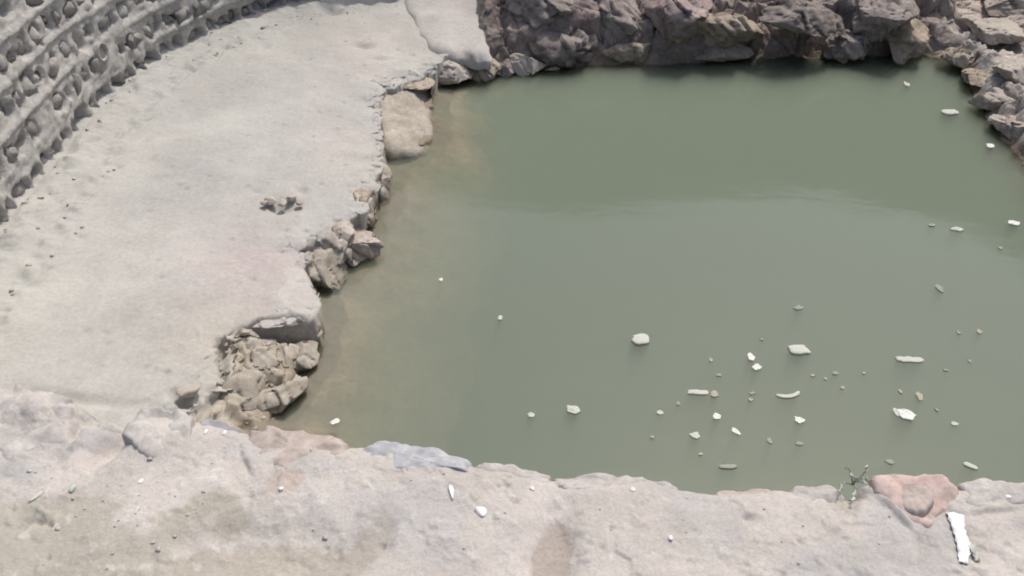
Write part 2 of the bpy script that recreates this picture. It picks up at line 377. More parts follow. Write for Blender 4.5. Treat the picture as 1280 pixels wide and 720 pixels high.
# ------------------------------------------------------------------ water body
Wp = np.array(W); cx_, cy_ = Wp.mean(0)
def water_poly():
    d = Wp - np.array([1.2, 4.2]); r = np.linalg.norm(d, axis=1, keepdims=True)
    return np.array([1.2, 4.2]) + d * (1 + 0.12 / r)
bm = bmesh.new()
wpts = [(-1.75, 1.05), (-1.75, 5.6), (-0.85, 7.35), (4.2, 7.75), (4.35, 6.0), (3.75, 1.05)]
vt = [bm.verts.new((a, b, 0.0)) for a, b in wpts]; vb_ = [bm.verts.new((a, b, -1.6)) for a, b in wpts]
bm.faces.new(list(reversed(vt))); bm.faces.new(vb_)
for i in range(len(wpts)):
    j = (i + 1) % len(wpts); bm.faces.new([vt[i], vt[j], vb_[j], vb_[i]])
bmesh.ops.recalc_face_normals(bm, faces=bm.faces)
me = bpy.data.meshes.new('water'); bm.to_mesh(me); bm.free()
tag(obj('water', me, M_water), 'murky grey green water filling the rock cut pool', 'water', kind='structure')

# ------------------------------------------------------------------ outer ground round the pit
loop = np.vstack([[(p[0] * 1.0 + (-0.3 if p[0] < 0 else 0.3), p[1] + (0.3 if p[1] > 7 else 0)) for p in catmull(WP, 6)], [[5.7, 0.18], [-2.9, 0.18]]])
cen = np.array([1.2, 4.4]); V, F = [], []
n = len(loop)
for r_i, (rad, zz) in enumerate(((None, 1.38), (12, 1.40), (40, 1.3), (150, 1.0))):
    for p in loop:
        d = p - cen; d = d / np.linalg.norm(d)
        qpt = p if rad is None else cen + d * rad
        V.append((qpt[0], qpt[1], zz))
for k in range(3):
    for i in range(n):
        j = (i + 1) % n; F.append((k * n + i, k * n + j, (k + 1) * n + j, (k + 1) * n + i))
tag(obj('ground', mesh_np('ground', V, F, False), M_earth), 'dusty open ground surrounding the stone pit', 'ground', kind='structure')

# ------------------------------------------------------------------ round masonry wall
def block_mesh(seed, sub=1, rough=0.16):
    bm = bmesh.new(); bmesh.ops.create_cube(bm, size=1.0)
    bmesh.ops.subdivide_edges(bm, edges=bm.edges[:], cuts=sub, use_grid_fill=True)
    v = np.array([p.co[:] for p in bm.verts])
    r = np.linalg.norm(v, axis=1, keepdims=True)
    v2 = v * (1 - 0.42 * np.clip(r - 0.5, 0, 1) / 0.366 * 0.28)
    for k in range(3): v2[:, k] += rough * vnoise(v[:, 0] * 2 + 5, v[:, 1] * 2 + k * 7, v[:, 2] * 2 + seed, seed * 5 + k)
    for p, c in zip(bm.verts, v2): p.co = c
    me = bpy.data.meshes.new('stone'); bm.to_mesh(me); bm.free()
    me.polygons.foreach_set('use_smooth', np.ones(len(me.polygons), bool)); me.materials.append(M_wstone)
    return me
BL = [block_mesh(s, 1, 0.19) for s in range(9)]
seg = np.linalg.norm(np.diff(WPATH, axis=0), axis=1); S = np.concatenate([[0], np.cumsum(seg)])
def wp(s):
    px = np.interp(s, S, WPATH[:, 0]); py = np.interp(s, S, WPATH[:, 1])
    e = 0.06
    tx = np.interp(s + e, S, WPATH[:, 0]) - np.interp(s - e, S, WPATH[:, 0]); ty = np.interp(s + e, S, WPATH[:, 1]) - np.interp(s - e, S, WPATH[:, 1])
    l = np.hypot(tx, ty) + 1e-9
    return px, py, tx / l, ty / l          # inward normal = (ty, -tx)
Z0, CH, NC, BATTER = 0.235, 0.20, 15, 0.028
wall = tag(empty('masonry_wall', (*WP[2], 0.2)), 'curved grey rubble masonry wall with ridged mortar courses behind the ledge', 'stone wall')
bpy.context.view_layer.update()
def kid(o):
    o.parent = wall; o.matrix_parent_inverse = Matrix.Translation(wall.location).inverted(); return o
LS = S[-1]
def ztop(s_):
    px = wp(s_)[0]
    return 1.95 + 1.0 * sstep(-1.9, 1.2, px) + 0.10 * sstep(3.5, 5.0, px)
def setback(zz):                      # leans back, with a narrow step at every second course
    k = (zz - Z0) / CH
    return BATTER * k + 0.012 * np.floor((k + 0.02) / 2)
ss = np.arange(0.15, LS - 0.15, 0.02); zz_w = np.arange(Z0 - 0.06, 3.25, 0.0165)
SS, ZZ = np.meshgrid(ss, zz_w); ns_, nz_ = len(ss), len(zz_w)
o1 = SS * 0
warp_s = SS + 0.055 * fbm(SS, ZZ, o1, 9, 4, 501, 0.6); warp_z = ZZ + 0.040 * fbm(SS, ZZ, o1 + 3, 6, 4, 502, 0.6)
rz_ = ZZ + 0.012 * fbm(SS, ZZ, o1 + 3, 2.5, 3, 511)
kk = (rz_ - Z0) / CH; fk = kk - np.floor(kk)
off = setback(rz_) + 0.014 * fbm(SS, ZZ, o1 + 5, 5, 5, 503) + 0.010 * fbm(SS, ZZ, o1 + 6, 17, 3, 504) + 0.012 * blocks(SS, ZZ, 9, 9, 509, 0.05)
ridge_on = sstep(-0.5, 0.1, fbm(SS * 0.6, np.floor(kk), o1, 2.0, 2, 505))
cands = []
for c in range(NC):
    zb = Z0 + c * CH; s = 0.2 + random.random() * 0.15
    while s < LS - 0.3:
        if c == 0: wd, gap, hh = random.uniform(0.10, 0.17), random.uniform(0.015, 0.05), random.uniform(0.11, 0.145)
        else: wd, gap, hh = random.uniform(0.06, 0.16), random.uniform(0.012, 0.075), random.uniform(0.08, 0.14)
        zc = zb + 0.085 + (random.uniform(-0.02, 0.02) if c else -0.01)
        if c == 0 or random.random() > 0.12:
            cands.append((s + wd / 2, wd, hh, zc, c))
        s += wd + gap
for (sc_, wd, hh, zc, c) in cands:
    i0, i1 = np.searchsorted(ss, sc_ - wd), np.searchsorted(ss, sc_ + wd)
    j0, j1 = np.searchsorted(zz_w, zc - hh), np.searchsorted(zz_w, zc + hh)
    a = (warp_s[j0:j1, i0:i1] - sc_) / (wd / 2); b = (warp_z[j0:j1, i0:i1] - zc) / (hh / 2)
    if c: a = a + random.uniform(-0.5, 0.5) * b
    pw_ = random.uniform(1.5, 4.0) if c else 3.0
    d = (np.abs(a) ** pw_ + np.abs(b) ** pw_) ** (1 / pw_)
    off[j0:j1, i0:i1] += (0.10 if c == 0 else random.uniform(0.04, 0.095)) * sstep(1.05, 0.72, d)
off -= 0.030 * ridge_on * (np.exp(-((fk - 0.96) / 0.05) ** 2) + np.exp(-((fk + 0.04) / 0.035) ** 2))
px, py, tx, ty = wp(ss)
V = np.stack([px[None] - ty[None] * off, py[None] + tx[None] * off, ZZ + 0.01 * fbm(SS, ZZ, o1 + 8, 9, 3, 506)], -1).reshape(-1, 3)
id_ = np.arange(ns_ * nz_).reshape(nz_, ns_)
F = np.stack([id_[:-1, :-1], id_[:-1, 1:], id_[1:, 1:], id_[1:, :-1]], -1).reshape(-1, 4)
zt_s = ztop(ss)
F = F[(ZZ.ravel()[F].max(1) < np.tile(zt_s, nz_)[F].min(1))]
used, inv = np.unique(F, return_inverse=True)
kid(obj('mortar_face', mesh_np('mortar_face', V[used], inv.reshape(F.shape)), M_wmort))
cop = []
for (o_, dz_) in ((-0.05, -0.09), (-0.04, 0.02), (0.1, 0.06), (0.46, 0.05), (0.50, None)):
    sbt = setback(zt_s) + o_ + 0.02 * fbm(ss, ss * 0, ss * 0 + o_, 4, 4, 507)
    cop.append(np.stack([px - ty * sbt, py + tx * sbt, (zt_s + dz_ + 0.015 * fbm(ss, ss * 0 + o_, ss * 0, 5, 4, 508)) if dz_ is not None else np.full(ns_, 1.25)], -1))
id_ = np.arange(5 * ns_).reshape(5, ns_)
kid(obj('coping', mesh_np('coping', np.concatenate(cop), np.stack([id_[:-1, :-1], id_[:-1, 1:], id_[1:, 1:], id_[1:, :-1]], -1).reshape(-1, 4)), M_wmort))
vis, hid = [], []
for (sc_, wd, hh, zc, c) in cands:
    if random.random() < (0.35 if c == 0 else 0.12) or zc > ztop(sc_) - 0.12: continue
    cd = (sc_ + random.uniform(-0.01, 0.01), wd * random.uniform(0.82, 1.08), hh * random.uniform(0.8, 1.05), zc - 0.008, float(setback(zc)) + (0.04 if c == 0 else random.uniform(-0.022, 0.03)), 0.12, random.randrange(9), random.uniform(-0.25, 0.25), random.uniform(-0.2, 0.2))
    px, py, tx, ty = wp(cd[0])
    u, v = proj(px, py, cd[3]); d = py * CT - (cd[3] - CAM_Z) * ST
    if py > 1 and -30 < u < 1310 and -25 < v < 740 and px < 0: vis.append((cd[1] * cd[2] / d ** 2, cd))
    else: hid.append(cd)
vis.sort(key=lambda a: -a[0])
hid += [cd for _, cd in vis[300:]]; vis = vis[:300]
def stone_matrix(cd):
    s, wd, hh, zz, sb, dep, k, r1, r2 = cd
    px, py, tx, ty = wp(s)
    o_ = sb + dep / 2
    R = Matrix(((tx, -ty, 0), (ty, tx, 0), (0, 0, 1))).to_4x4()
    return Matrix.Translation((px - ty * o_, py + tx * o_, zz)) @ R @ Matrix.Rotation(r1, 4, 'Z') @ Matrix.Rotation(r2, 4, 'Y') @ Matrix.Diagonal((wd, dep, hh, 1))
for _, cd in vis:
    o = kid(obj('stone', BL[cd[6]])); o.matrix_world = stone_matrix(cd)
    o.matrix_parent_inverse = Matrix.Translation(wall.location).inverted(); o.matrix_basis = stone_matrix(cd)
BV = [np.array([v.co[:] for v in b.vertices]) for b in BL]; BF = [[tuple(p.vertices) for p in b.polygons] for b in BL]
V, F, nb = [], [], 0
for cd in hid:
    Mx = np.array(stone_matrix(cd)); v = BV[cd[6]] @ Mx[:3, :3].T + Mx[:3, 3]
    V.append(v); F += [tuple(i + nb for i in f) for f in BF[cd[6]]]; nb += len(v)
tag(kid(obj('far_stones', mesh_np('far_stones', np.concatenate(V), F), M_wstone)), kind='stuff')
# drain pipe mouth set in the wall
def tube_mesh(name, r, r_in, ln, n=20):
    V, F = [], []
    for (rr, yy) in ((r, ln), (r, 0), (r_in, 0.002), (r_in, ln)):
        for i in range(n):
            a = 2 * math.pi * i / n; V.append((rr * math.cos(a), yy, rr * math.sin(a)))
    for k in range(3):
        for i in range(n):
            j = (i + 1) % n; F.append((k * n + i, k * n + j, (k + 1) * n + j, (k + 1) * n + i))
    F.append([3 * n + i for i in range(n)])
    return mesh_np(name, V, F)
# find wall point under pixel (124, 64)
best = None
for s in np.arange(0.5, LS, 0.02):
    px, py, tx, ty = wp(s)
    for zz in np.arange(0.3, 2.0, 0.02):
        o_ = float(setback(zz))
        u, v = proj(px - ty * o_, py + tx * o_, zz); e = (u - 124) ** 2 + (v - 64) ** 2
        if py > 1 and (best is None or e < best[0]): best = (e, px - ty * (o_ - 0.035), py + tx * (o_ - 0.035), zz, tx, ty)
_, px, py, zz, tx, ty = best
o = kid(obj('drain_pipe', tube_mesh('drain_pipe', 0.066, 0.052, 0.3), M_wmort))
o.matrix_basis = Matrix.Translation((px, py, zz)) @ Matrix(((tx, -ty, 0), (ty, tx, 0), (0, 0, 1))).to_4x4()

# ------------------------------------------------------------------ boulders and loose rocks
def boulder_mesh(seed, size, sub=5, facets=16, rough=0.10, flat=0.42, disp=0.05):
    r = np.random.default_rng(seed)
    bm = bmesh.new(); bmesh.ops.create_icosphere(bm, subdivisions=sub, radius=1.0)
    v = np.array([p.co[:] for p in bm.verts])
    for k in range(facets):
        nv = r.normal(size=3); nv /= np.linalg.norm(nv); d = r.uniform(flat, 0.85)
        ex = np.clip(v @ nv - d, 0, None); v = v - ex[:, None] * nv
    v /= np.abs(v).max(0)
    sc = np.array(size); v = v * sc
    m = min(size)
    nn = v / (np.linalg.norm(v, axis=1, keepdims=True) + 1e-9)
    if sub >= 4:
        k1 = 3.4 / (m + 0.14)
        f1, f2, hv, tl, g = worley(v[:, 0] * k1 + 0.8 * v[:, 2] * k1 + seed, v[:, 1] * k1 - 0.8 * v[:, 2] * k1 + seed * 3.1, seed)
        st = 0.5 * hv + 0.9 * tl - 0.5 * np.exp(-((f2 - f1) / 0.08) ** 2)
    else: st = 0
    a = fbm(v[:, 0] + seed, v[:, 1], v[:, 2], 0.9 / m ** 0.7, 5, seed, 0.55, ridged=True)
    b2 = fbm(v[:, 0], v[:, 1] + seed, v[:, 2], 3.0 / m ** 0.6, 5, seed + 5)
    v = v + nn * (a * rough * m + b2 * disp * m + st * max(rough, 0.12) * 1.9 * m)[:, None]
    for p, c in zip(bm.verts, v): p.co = c
    me = bpy.data.meshes.new('rock'); bm.to_mesh(me); bm.free()
    me.polygons.foreach_set('use_smooth', np.ones(len(me.polygons), bool))
    return me
def boulder(name, u, v, zc, wpx, dep, hgt, mat, label, seed, rz=0.0, rx=0.0, ry=0.0, group=None, cat='rock', **kw):
    p = at(u, v, zc); wd = wpx * mpp(p)
    me = boulder_mesh(seed, (wd / 2, dep / 2, hgt / 2), **kw)
    o = obj(name, me, mat); o.location = p; o.rotation_euler = (math.radians(rx), math.radians(ry), math.radians(rz))
    return tag(o, label, cat, group)
G1 = 'boulders of the far rock bank'
boulder('boulder', 692, 10, 0.36, 120, 0.6, 0.5, M_boulder, 'grey boulder with a hollow under it, right of the pale slab at the top edge', 14, rz=20, group=G1)
boulder('boulder', 705, 58, 0.10, 130, 0.6, 0.40, M_boulder, 'broad ridged grey boulder at the waterline right of the pale slab', 25, rz=-12, rx=-8, group=G1, rough=0.16)
boulder('boulder', 764, 20, 0.30, 86, 0.6, 0.46, M_boulder, 'blunt upright grey boulder with a dark foot, above the gap in the far bank', 36, rz=35, group=G1)
boulder('boulder', 792, 64, 0.06, 84, 0.35, 0.20, M_boulder_brown, 'low brownish boulder at the waterline below the blunt upright one', 47, rz=8, group=G1)
boulder('boulder', 842, 12, 0.38, 92, 0.6, 0.42, M_boulder_red, 'mauve tinted boulder at the top edge, middle of the far bank', 58, rz=-20, group=G1)
boulder('boulder', 905, 34, 0.26, 110, 0.5, 0.34, M_boulder_brown, 'long rock with a pale upper ridge in the middle of the far bank', 69, rz=14, rx=-10, group=G1, rough=0.16)
boulder('boulder', 1000, 22, 0.34, 112, 0.55, 0.30, M_boulder, 'flat topped rock shading a dark overhang, right half of the far bank', 71, rz=-6, rx=-8, group=G1, rough=0.14)
boulder('boulder', 898, 66, 0.05, 110, 0.30, 0.17, M_boulder_brown, 'low long rock lying along the waterline, middle of the far bank', 82, rz=3, group=G1)
boulder('boulder', 1068, 52, 0.12, 80, 0.4, 0.28, M_boulder, 'pale streaked rock at the waterline near the right end of the bank', 93, rz=28, group=G1, rough=0.16)
boulder('boulder', 1108, 18, 0.34, 100, 0.5, 0.36, M_boulder, 'rugged grey rock at the top edge near the right end of the bank', 104, rz=-30, group=G1, rough=0.16)
boulder('boulder', 1132, 52, 0.14, 62, 0.4, 0.30, M_boulder_brown, 'rounded brown rock standing in the far right corner of the water', 115, rz=12, group=G1)
boulder('boulder', 626, 40, 0.16, 58, 0.4, 0.34, M_boulder, 'small dark rock wedged against the right edge of the pale slab', 126, rz=50, group=G1)
G2 = 'loose stones at the far left corner of the water'
boulder('loose_stone', 528, 96, 0.07, 44, 0.26, 0.18, M_boulder_pale, 'pale loose stone at the left foot of the slab, beside the ledge', 131, rz=20, group=G2)
boulder('loose_stone', 566, 90, 0.06, 58, 0.30, 0.20, M_boulder_pale, 'long pale loose stone below the middle of the slab', 132, rz=-10, group=G2, rough=0.14)
boulder('loose_stone', 603, 84, 0.07, 46, 0.28, 0.22, M_boulder_brown, 'brownish loose stone below the right corner of the slab', 133, rz=30, group=G2, rough=0.14)
boulder('loose_stone', 632, 84, 0.04, 34, 0.2, 0.14, M_boulder, 'small grey loose stone between the slab corner and the pale pointed stone', 136, rz=60, group=G2)
boulder('loose_stone', 656, 80, 0.06, 44, 0.22, 0.17, M_boulder_pale, 'pale pointed stone left of the broad ridged boulder', 134, rz=-35, group=G2)
boulder('loose_stone', 692, 86, 0.01, 22, 0.10, 0.06, M_boulder_brown, 'tiny yellowish stone at the foot of the broad ridged boulder', 135, group=G2, sub=3)
G3 = 'rocks of the right shore'
boulder('shore_rock', 1192, 70, 0.08, 52, 0.42, 0.18, M_boulder_brown, 'dark wet rock in the corner where the far bank meets the right shore', 141, rz=-20, group=G3)
boulder('shore_rock', 1240, 34, 0.22, 84, 0.55, 0.14, M_boulder_pale, 'pale sunlit rock at the top of the right shore', 142, rz=15, group=G3, rough=0.16)
boulder('shore_rock', 1222, 98, 0.06, 56, 0.40, 0.14, M_boulder_brown, 'brown flat rock pointing at the water on the right shore', 143, rz=-10, group=G3)
boulder('shore_rock', 1250, 128, 0.07, 52, 0.42, 0.18, M_boulder_pale, 'bright pale rock with a dark foot on the right shore', 144, rz=40, group=G3, rough=0.16)
boulder('shore_rock', 1270, 160, 0.06, 46, 0.40, 0.18, M_boulder_tan, 'tan rock at the right edge of the picture above the waterline', 145, rz=10, group=G3, rough=0.16)
boulder('shore_rock', 1272, 88, 0.17, 58, 0.45, 0.16, M_boulder_pale, 'pale rock at the right edge of the picture behind the bright one', 146, rz=-25, group=G3, rough=0.16)
boulder('shore_rock', 1262, 2, 0.26, 110, 0.7, 0.22, M_boulder_tan, 'broad tan rock in the upper right corner of the picture', 147, rz=8, group=G3, rough=0.16)
G4 = 'rocks along the broken edge of the ledge'
boulder('ledge_block', 516, 106, 0.10, 50, 0.28, 0.16, M_boulder_brown, 'small brown block with a dark hole beside it above the pale block', 152, rz=25, group=G4)
boulder('ledge_block', 416, 300, 0.10, 72, 0.4, 0.22, M_boulder_pale, 'rough pale block under the ledge edge, midway along the left bank', 153, rz=30, group=G4, rough=0.12)
boulder('ledge_block', 452, 262, 0.09, 50, 0.34, 0.20, M_boulder_brown, 'brownish block jutting below the ledge corner, midway along the left bank', 154, rz=10, group=G4)
boulder('ledge_block', 350, 391, 0.155, 104, 0.24, 0.10, M_slab, 'jagged pinkish lip of rock over the dark slot at the ledge corner', 171, rz=9, rx=-6, group=G4, rough=0.2, flat=0.35)
boulder('ledge_block', 384, 414, 0.03, 44, 0.22, 0.14, M_boulder_buff, 'small buff rock at the waterline under the right end of the dark slot', 172, rz=-15, group=G4, rough=0.2)
boulder('ledge_block', 300, 416, 0.12, 40, 0.16, 0.10, M_boulder_tan, 'small tan rock at the left end of the dark slot', 173, rz=35, group=G4, rough=0.2)
boulder('ledge_block', 474, 226, 0.07, 36, 0.34, 0.18, M_boulder_tan, 'narrow tan rock under the ledge edge just below the pale block', 174, rz=5, group=G4, rough=0.16)
boulder('ledge_block', 442, 304, 0.05, 58, 0.34, 0.17, M_boulder_tan, 'low tan rock at the waterline beside the rough pale block', 175, rz=35, group=G4, rough=0.18)
boulder('ledge_block', 402, 336, 0.05, 48, 0.30, 0.20, M_boulder_buff, 'buff rock in the notch above the jutting ledge corner', 176, rz=-10, group=G4, rough=0.18)
boulder('ledge_block', 378, 442, 0.02, 50, 0.30, 0.13, M_boulder_buff, 'flat buff rock at the waterline right of the crumbling blocks', 177, rz=20, group=G4, rough=0.18)
boulder('ledge_block', 350, 492, 0.02, 54, 0.28, 0.13, M_boulder_buff, 'flat buff rock in the near left corner of the water behind the tan parapet stone', 178, rz=-20, group=G4, rough=0.18)
boulder('ledge_block', 318, 450, 0.07, 60, 0.3, 0.16, M_boulder_buff, 'crumbling buff block below the dark slot', 156, rz=15, group=G4, rough=0.16)
boulder('ledge_block', 306, 490, 0.05, 56, 0.3, 0.18, M_boulder_buff, 'crumbling buff block close behind the parapet beside the water', 157, rz=-25, group=G4, rough=0.16)
boulder('ledge_block', 236, 490, 0.19, 34, 0.10, 0.06, M_boulder_pale, 'narrow tilted stone beside a dark cleft behind the parapet', 158, rz=35, group=G4, sub=3)
for i, (u, v, s_) in enumerate(((340, 251, 19), (364, 247, 17), (352, 254, 16), (374, 252, 13), (329, 254, 11))):
    boulder('rubble_stone', u, v, 0.235, s_, s_ * 0.0035, s_ * 0.0025, M_boulder_pale, ('second small stone from the left in the crumbled pocket of the ledge', 'second small stone from the right in the crumbled pocket of the ledge', 'middle small stone in the crumbled pocket of the ledge', 'rightmost small stone in the crumbled pocket of the ledge', 'leftmost small stone in the crumbled pocket of the ledge')[i], 160 + i, rz=i * 40, group='stones in the crumbled pocket', sub=3)

# crumbs of mortar along the foot of the wall and on the broken edge: nobody could count them
def crumbs(name, spots, mat, label, zfun, seed):
    r = random.Random(seed); V, F, nb = [], [], 0
    base = BV
    for (xx, yy, s_) in spots:
        k = r.randrange(9); a = r.uniform(0, 6.28)
        sc = np.array([s_, s_ * r.uniform(0.6, 1), s_ * r.uniform(0.4, 0.7)])
        v = base[k] * sc; R = np.array([[math.cos(a), -math.sin(a), 0], [math.sin(a), math.cos(a), 0], [0, 0, 1]])
        v = v @ R.T + np.array([xx, yy, zfun(xx, yy) + s_ * 0.12])
        V.append(v); F += [tuple(i + nb for i in f) for f in BF[k]]; nb += len(v)
    return tag(obj(name, mesh_np(name, np.concatenate(V), F), mat), label, 'rubble', kind='stuff')
Zg = z.reshape(ny, nx)
def ter_z(xx, yy):
    i = int(np.searchsorted(gy, yy)); j = int(np.searchsorted(gx, xx))
    return float(Zg[min(max(i, 0), ny - 1), min(max(j, 0), nx - 1)])
spots = []
r = random.Random(5)
for k in range(120):
    s = r.uniform(2.5, 9.5); px, py, tx, ty = wp(s); o_ = abs(r.gauss(0.05, 0.10)) if r.random() < 0.6 else r.gauss(0.30, 0.05)
    spots.append((px + ty * o_, py - tx * o_, r.uniform(0.008, 0.024) * (1.6 if r.random() < 0.1 else 1)))
crumbs('mortar_crumbs', spots, M_boulder_pale, 'pale mortar crumbs and grit strewn along the foot of the round wall', ter_z, 1)
spots = []
for k in range(150):
    u, v = r.gauss(330, 30), r.gauss(462, 26)
    p = at(u, v, 0.1)
    if sT[0] is not None: spots.append((p[0], p[1], r.uniform(0.010, 0.030)))
spots = [s for s in spots if ter_z(s[0], s[1]) > -0.02 and ter_z(s[0], s[1]) < 0.15]
crumbs('edge_rubble', spots, M_boulder_buff, 'buff rubble on the crumbling slope below the dark slot', ter_z, 2)

# ------------------------------------------------------------------ parapet in the foreground
PZ = 1.5
edge_px = [(-420, 470), (-200, 480), (-60, 486), (0, 484), (40, 482), (80, 488), (100, 500), (128, 512), (150, 516), (178, 510), (215, 511), (250, 517), (300, 528), (345, 531), (400, 536), (430, 545), (460, 546), (480, 542),
           (520, 552), (580, 566), (612, 572), (640, 573), (690, 586), (745, 586), (812, 588), (850, 599), (890, 605), (920, 603), (1000, 601), (1052, 602), (1070, 606), (1090, 592), (1140, 589),
           (1180, 594), (1194, 600), (1215, 594), (1250, 596), (1285, 602), (1400, 604), (1700, 600)]
E = np.array([at(u, v, PZ)[:2] for u, v in edge_px])
xs = np.concatenate([np.linspace(-2.9, -1.62, 60, endpoint=False), np.arange(-1.62, 1.45, 0.0042), np.linspace(1.45, 5.6, 120)])
Ed = np.vstack([[(-3.0, 1.7)], E, [(5.7, 1.35)]])
ye = np.interp(xs, Ed[:, 0], Ed[:, 1]) + 0.008 * fbm(xs, xs * 0, xs * 0, 14, 4, 5) * ((xs > -1.6) & (xs < 1.45))
ts = np.concatenate([np.linspace(0, 0.05, 14, endpoint=False), np.arange(0.05, 0.60, 0.0045), np.linspace(0.60, 1.5, 24)])
Tm, Xm = np.meshgrid(ts, xs, indexing='ij'); yem = np.broadcast_to(ye, Tm.shape)
Ym = yem - Tm; Ym = np.where(Tm > 1.0, yem - 1.0 - (Tm - 1.0) * (yem - 1.0 + 0.05) / 0.5 * 1.0, Ym); Ym = np.maximum(Ym, -0.1)
xf, yf, tf = Xm.ravel(), Ym.ravel(), Tm.ravel(); o0 = np.zeros_like(xf)
U0, V0 = proj(xf, yf, o0 + PZ)
zp = PZ + 0.014 * fbm(xf, yf, o0, 3.5, 4, 301) + 0.006 * fbm(xf, yf, o0, 12, 4, 302) + 0.0012 * fbm(xf, yf, o0, 60, 3, 303)
lump = fbm(xf, yf, o0, 26, 4, 307)
zp += 0.004 * sstep(0.2, 0.5, lump)
zp += 0.0035 * blocks(xf, yf, 11, 13, 331, 0.06) * sstep(-0.1, 0.5, fbm(xf, yf, o0, 4, 4, 332)) + 0.0022 * blocks(xf, yf, 34, 38, 333, 0.02) * sstep(-0.2, 0.4, fbm(xf, yf, o0, 6, 4, 334))
pf1, pf2, phv, _, _ = worley(xf * 24, yf * 24, 335)
zp -= 0.008 * np.exp(-(pf1 / 0.16) ** 2) * (phv > 0.72) * (0.4 + np.abs(fbm(xf, yf, o0, 30, 2, 336)))
zp -= 0.035 * np.exp(-tf / 0.014) + 0.012 * np.exp(-tf / 0.05)
zp += dent(140, 545, 14, 40, -0.055, 42) + dent(112, 520, 26, 9, -0.03, 10) + dent(92, 535, 5, 12, -0.03, 25) + dent(45, 505, 40, 25, 0.035) + dent(60, 570, 30, 12, -0.015, -25)
zp += dent(200, 545, 40, 25, 0.02) + dent(30, 655, 14, 3, -0.012, -45) + dent(48, 652, 8, 3, -0.012) + dent(62, 657, 4, 3, -0.014)
zp += dent(634, 605, 4, 3, -0.010) + dent(636, 591, 4, 2.5, -0.007) + dent(643, 624, 5, 3, -0.012, -40) + dent(935, 646, 7, 4, -0.012) + dent(764, 660, 4, 3, -0.008) + dent(752, 684, 3, 3, -0.008)
zp += dent(690, 690, 32, 60, -0.022, 8, 2) + dent(305, 578, 4, 14, -0.014, -25) + dent(1155, 690, 9, 40, -0.009, 2) * (1 + lump) + dent(1065, 640, 6, 16, -0.01, 10)
zp += dent(1116, 638, 36, 4, 0.014, 44)
zp += dent(465, 680, 20, 40, -0.012, 40, 2) + dent(330, 690, 120, 40, -0.018, 0, 2) + dent(1060, 614, 26, 8, -0.02) + dent(1240, 640, 40, 4, -0.010, -8)
col = np.empty((len(xf), 3)); col[:] = (0.425, 0.392, 0.352)
n1 = fbm(xf, yf, o0, 5, 5, 311); n2 = fbm(xf, yf, o0, 14, 5, 312); n3 = fbm(xf, yf, o0, 40, 4, 313)
paint((0.462, 0.424, 0.388), sstep(0.05, 0.4, n1) * 0.8)
paint((0.375, 0.36, 0.34), sstep(0.0, 0.4, -n1) * 0.8)
paint((0.40, 0.378, 0.335), sstep(0.1, 0.3, n2) * 0.6)
def crisp(mask, lo=0.34, hi=0.66): return sstep(lo, hi, mask + 0.42 * n2 + 0.16 * n3)
paint((0.335, 0.312, 0.258), crisp(dent(70, 690, 190, 75, 0.9, 8, 2) + dent(260, 645, 60, 34, 0.6, 0, 2)) * 0.85)
paint((0.345, 0.312, 0.262), crisp(dent(330, 708, 140, 32, 0.9, 0, 3)) * 0.9)
paint((0.325, 0.282, 0.242), crisp(dent(690, 696, 30, 52, 0.95, 6, 3)) * 0.9)
paint((0.35, 0.318, 0.276), crisp(dent(466, 676, 18, 46, 0.8, 40, 2) + dent(450, 655, 20, 22, 0.5)) * 0.8)
paint((0.36, 0.29, 0.242), crisp(dent(362, 600, 32, 18, 0.8, -20)) * 0.7)
paint((0.325, 0.32, 0.312), crisp(dent(28, 580, 50, 36, 0.55) + dent(130, 535, 50, 28, 0.8, -20)) * 0.8)
paint((0.28, 0.273, 0.258), crisp(dent(140, 548, 12, 36, 0.7, 42)) * 0.6)
paint((0.35, 0.32, 0.272), crisp(dent(1060, 625, 22, 26, 0.75) + dent(840, 635, 24, 26, 0.65)) * 0.8)
paint((0.345, 0.325, 0.308), crisp(dent(1155, 690, 10, 40, 0.85, 2) + dent(1240, 650, 60, 24, 0.5)) * 0.7)
paint((0.35, 0.33, 0.315), crisp(dent(1000, 690, 80, 26, 0.4) + dent(560, 700, 60, 20, 0.35)) * 0.4)
paint((0.30, 0.275, 0.245), sstep(0.48, 0.66, n3) * 0.3)
paint((0.55, 0.53, 0.50), sstep(0.42, 0.6, -n3) * 0.35)
top = np.stack([xf, yf, zp], -1); nxp = len(xs)
# front face down to the pool bed
zs = np.concatenate([[1.42, 1.36], np.linspace(1.25, -0.6, 24)])
Vf = []
for zz in zs:
    Vf.append(np.stack([xs, ye + 0.012 + 0.05 * (1.5 - zz) * 0.3 + 0.02 * fbm(xs, xs * 0 + zz * 2, xs * 0, 5, 4, 321), np.full(nxp, zz)], -1))
Vf = np.concatenate(Vf[::-1]); V = np.vstack([Vf, top])
nr = len(zs) + len(ts); id_ = np.arange(nr * nxp).reshape(nr, nxp)
F = np.stack([id_[:-1, :-1], id_[:-1, 1:], id_[1:, 1:], id_[1:, :-1]], -1).reshape(-1, 4)
cc = np.vstack([np.tile((0.36, 0.335, 0.30), (len(Vf), 1)), col])
parapet = tag(empty('parapet', (0, 0.9, 0)), 'low rubble parapet topped with rough pale mortar in the foreground', 'parapet')
PI_ = Matrix.Translation(parapet.location).inverted()
o = obj('mortar_top', mesh_np('mortar_top', V, F, True, cc), M_par, parapet); o.matrix_parent_inverse = PI_
ZP = zp.reshape(Tm.shape)
def par_z(xx, yy):
    j = int(np.argmin(np.abs(xs - xx))); tt = ye[j] - yy
    i = int(np.argmin(np.abs(ts - tt))); return float(ZP[i, j])

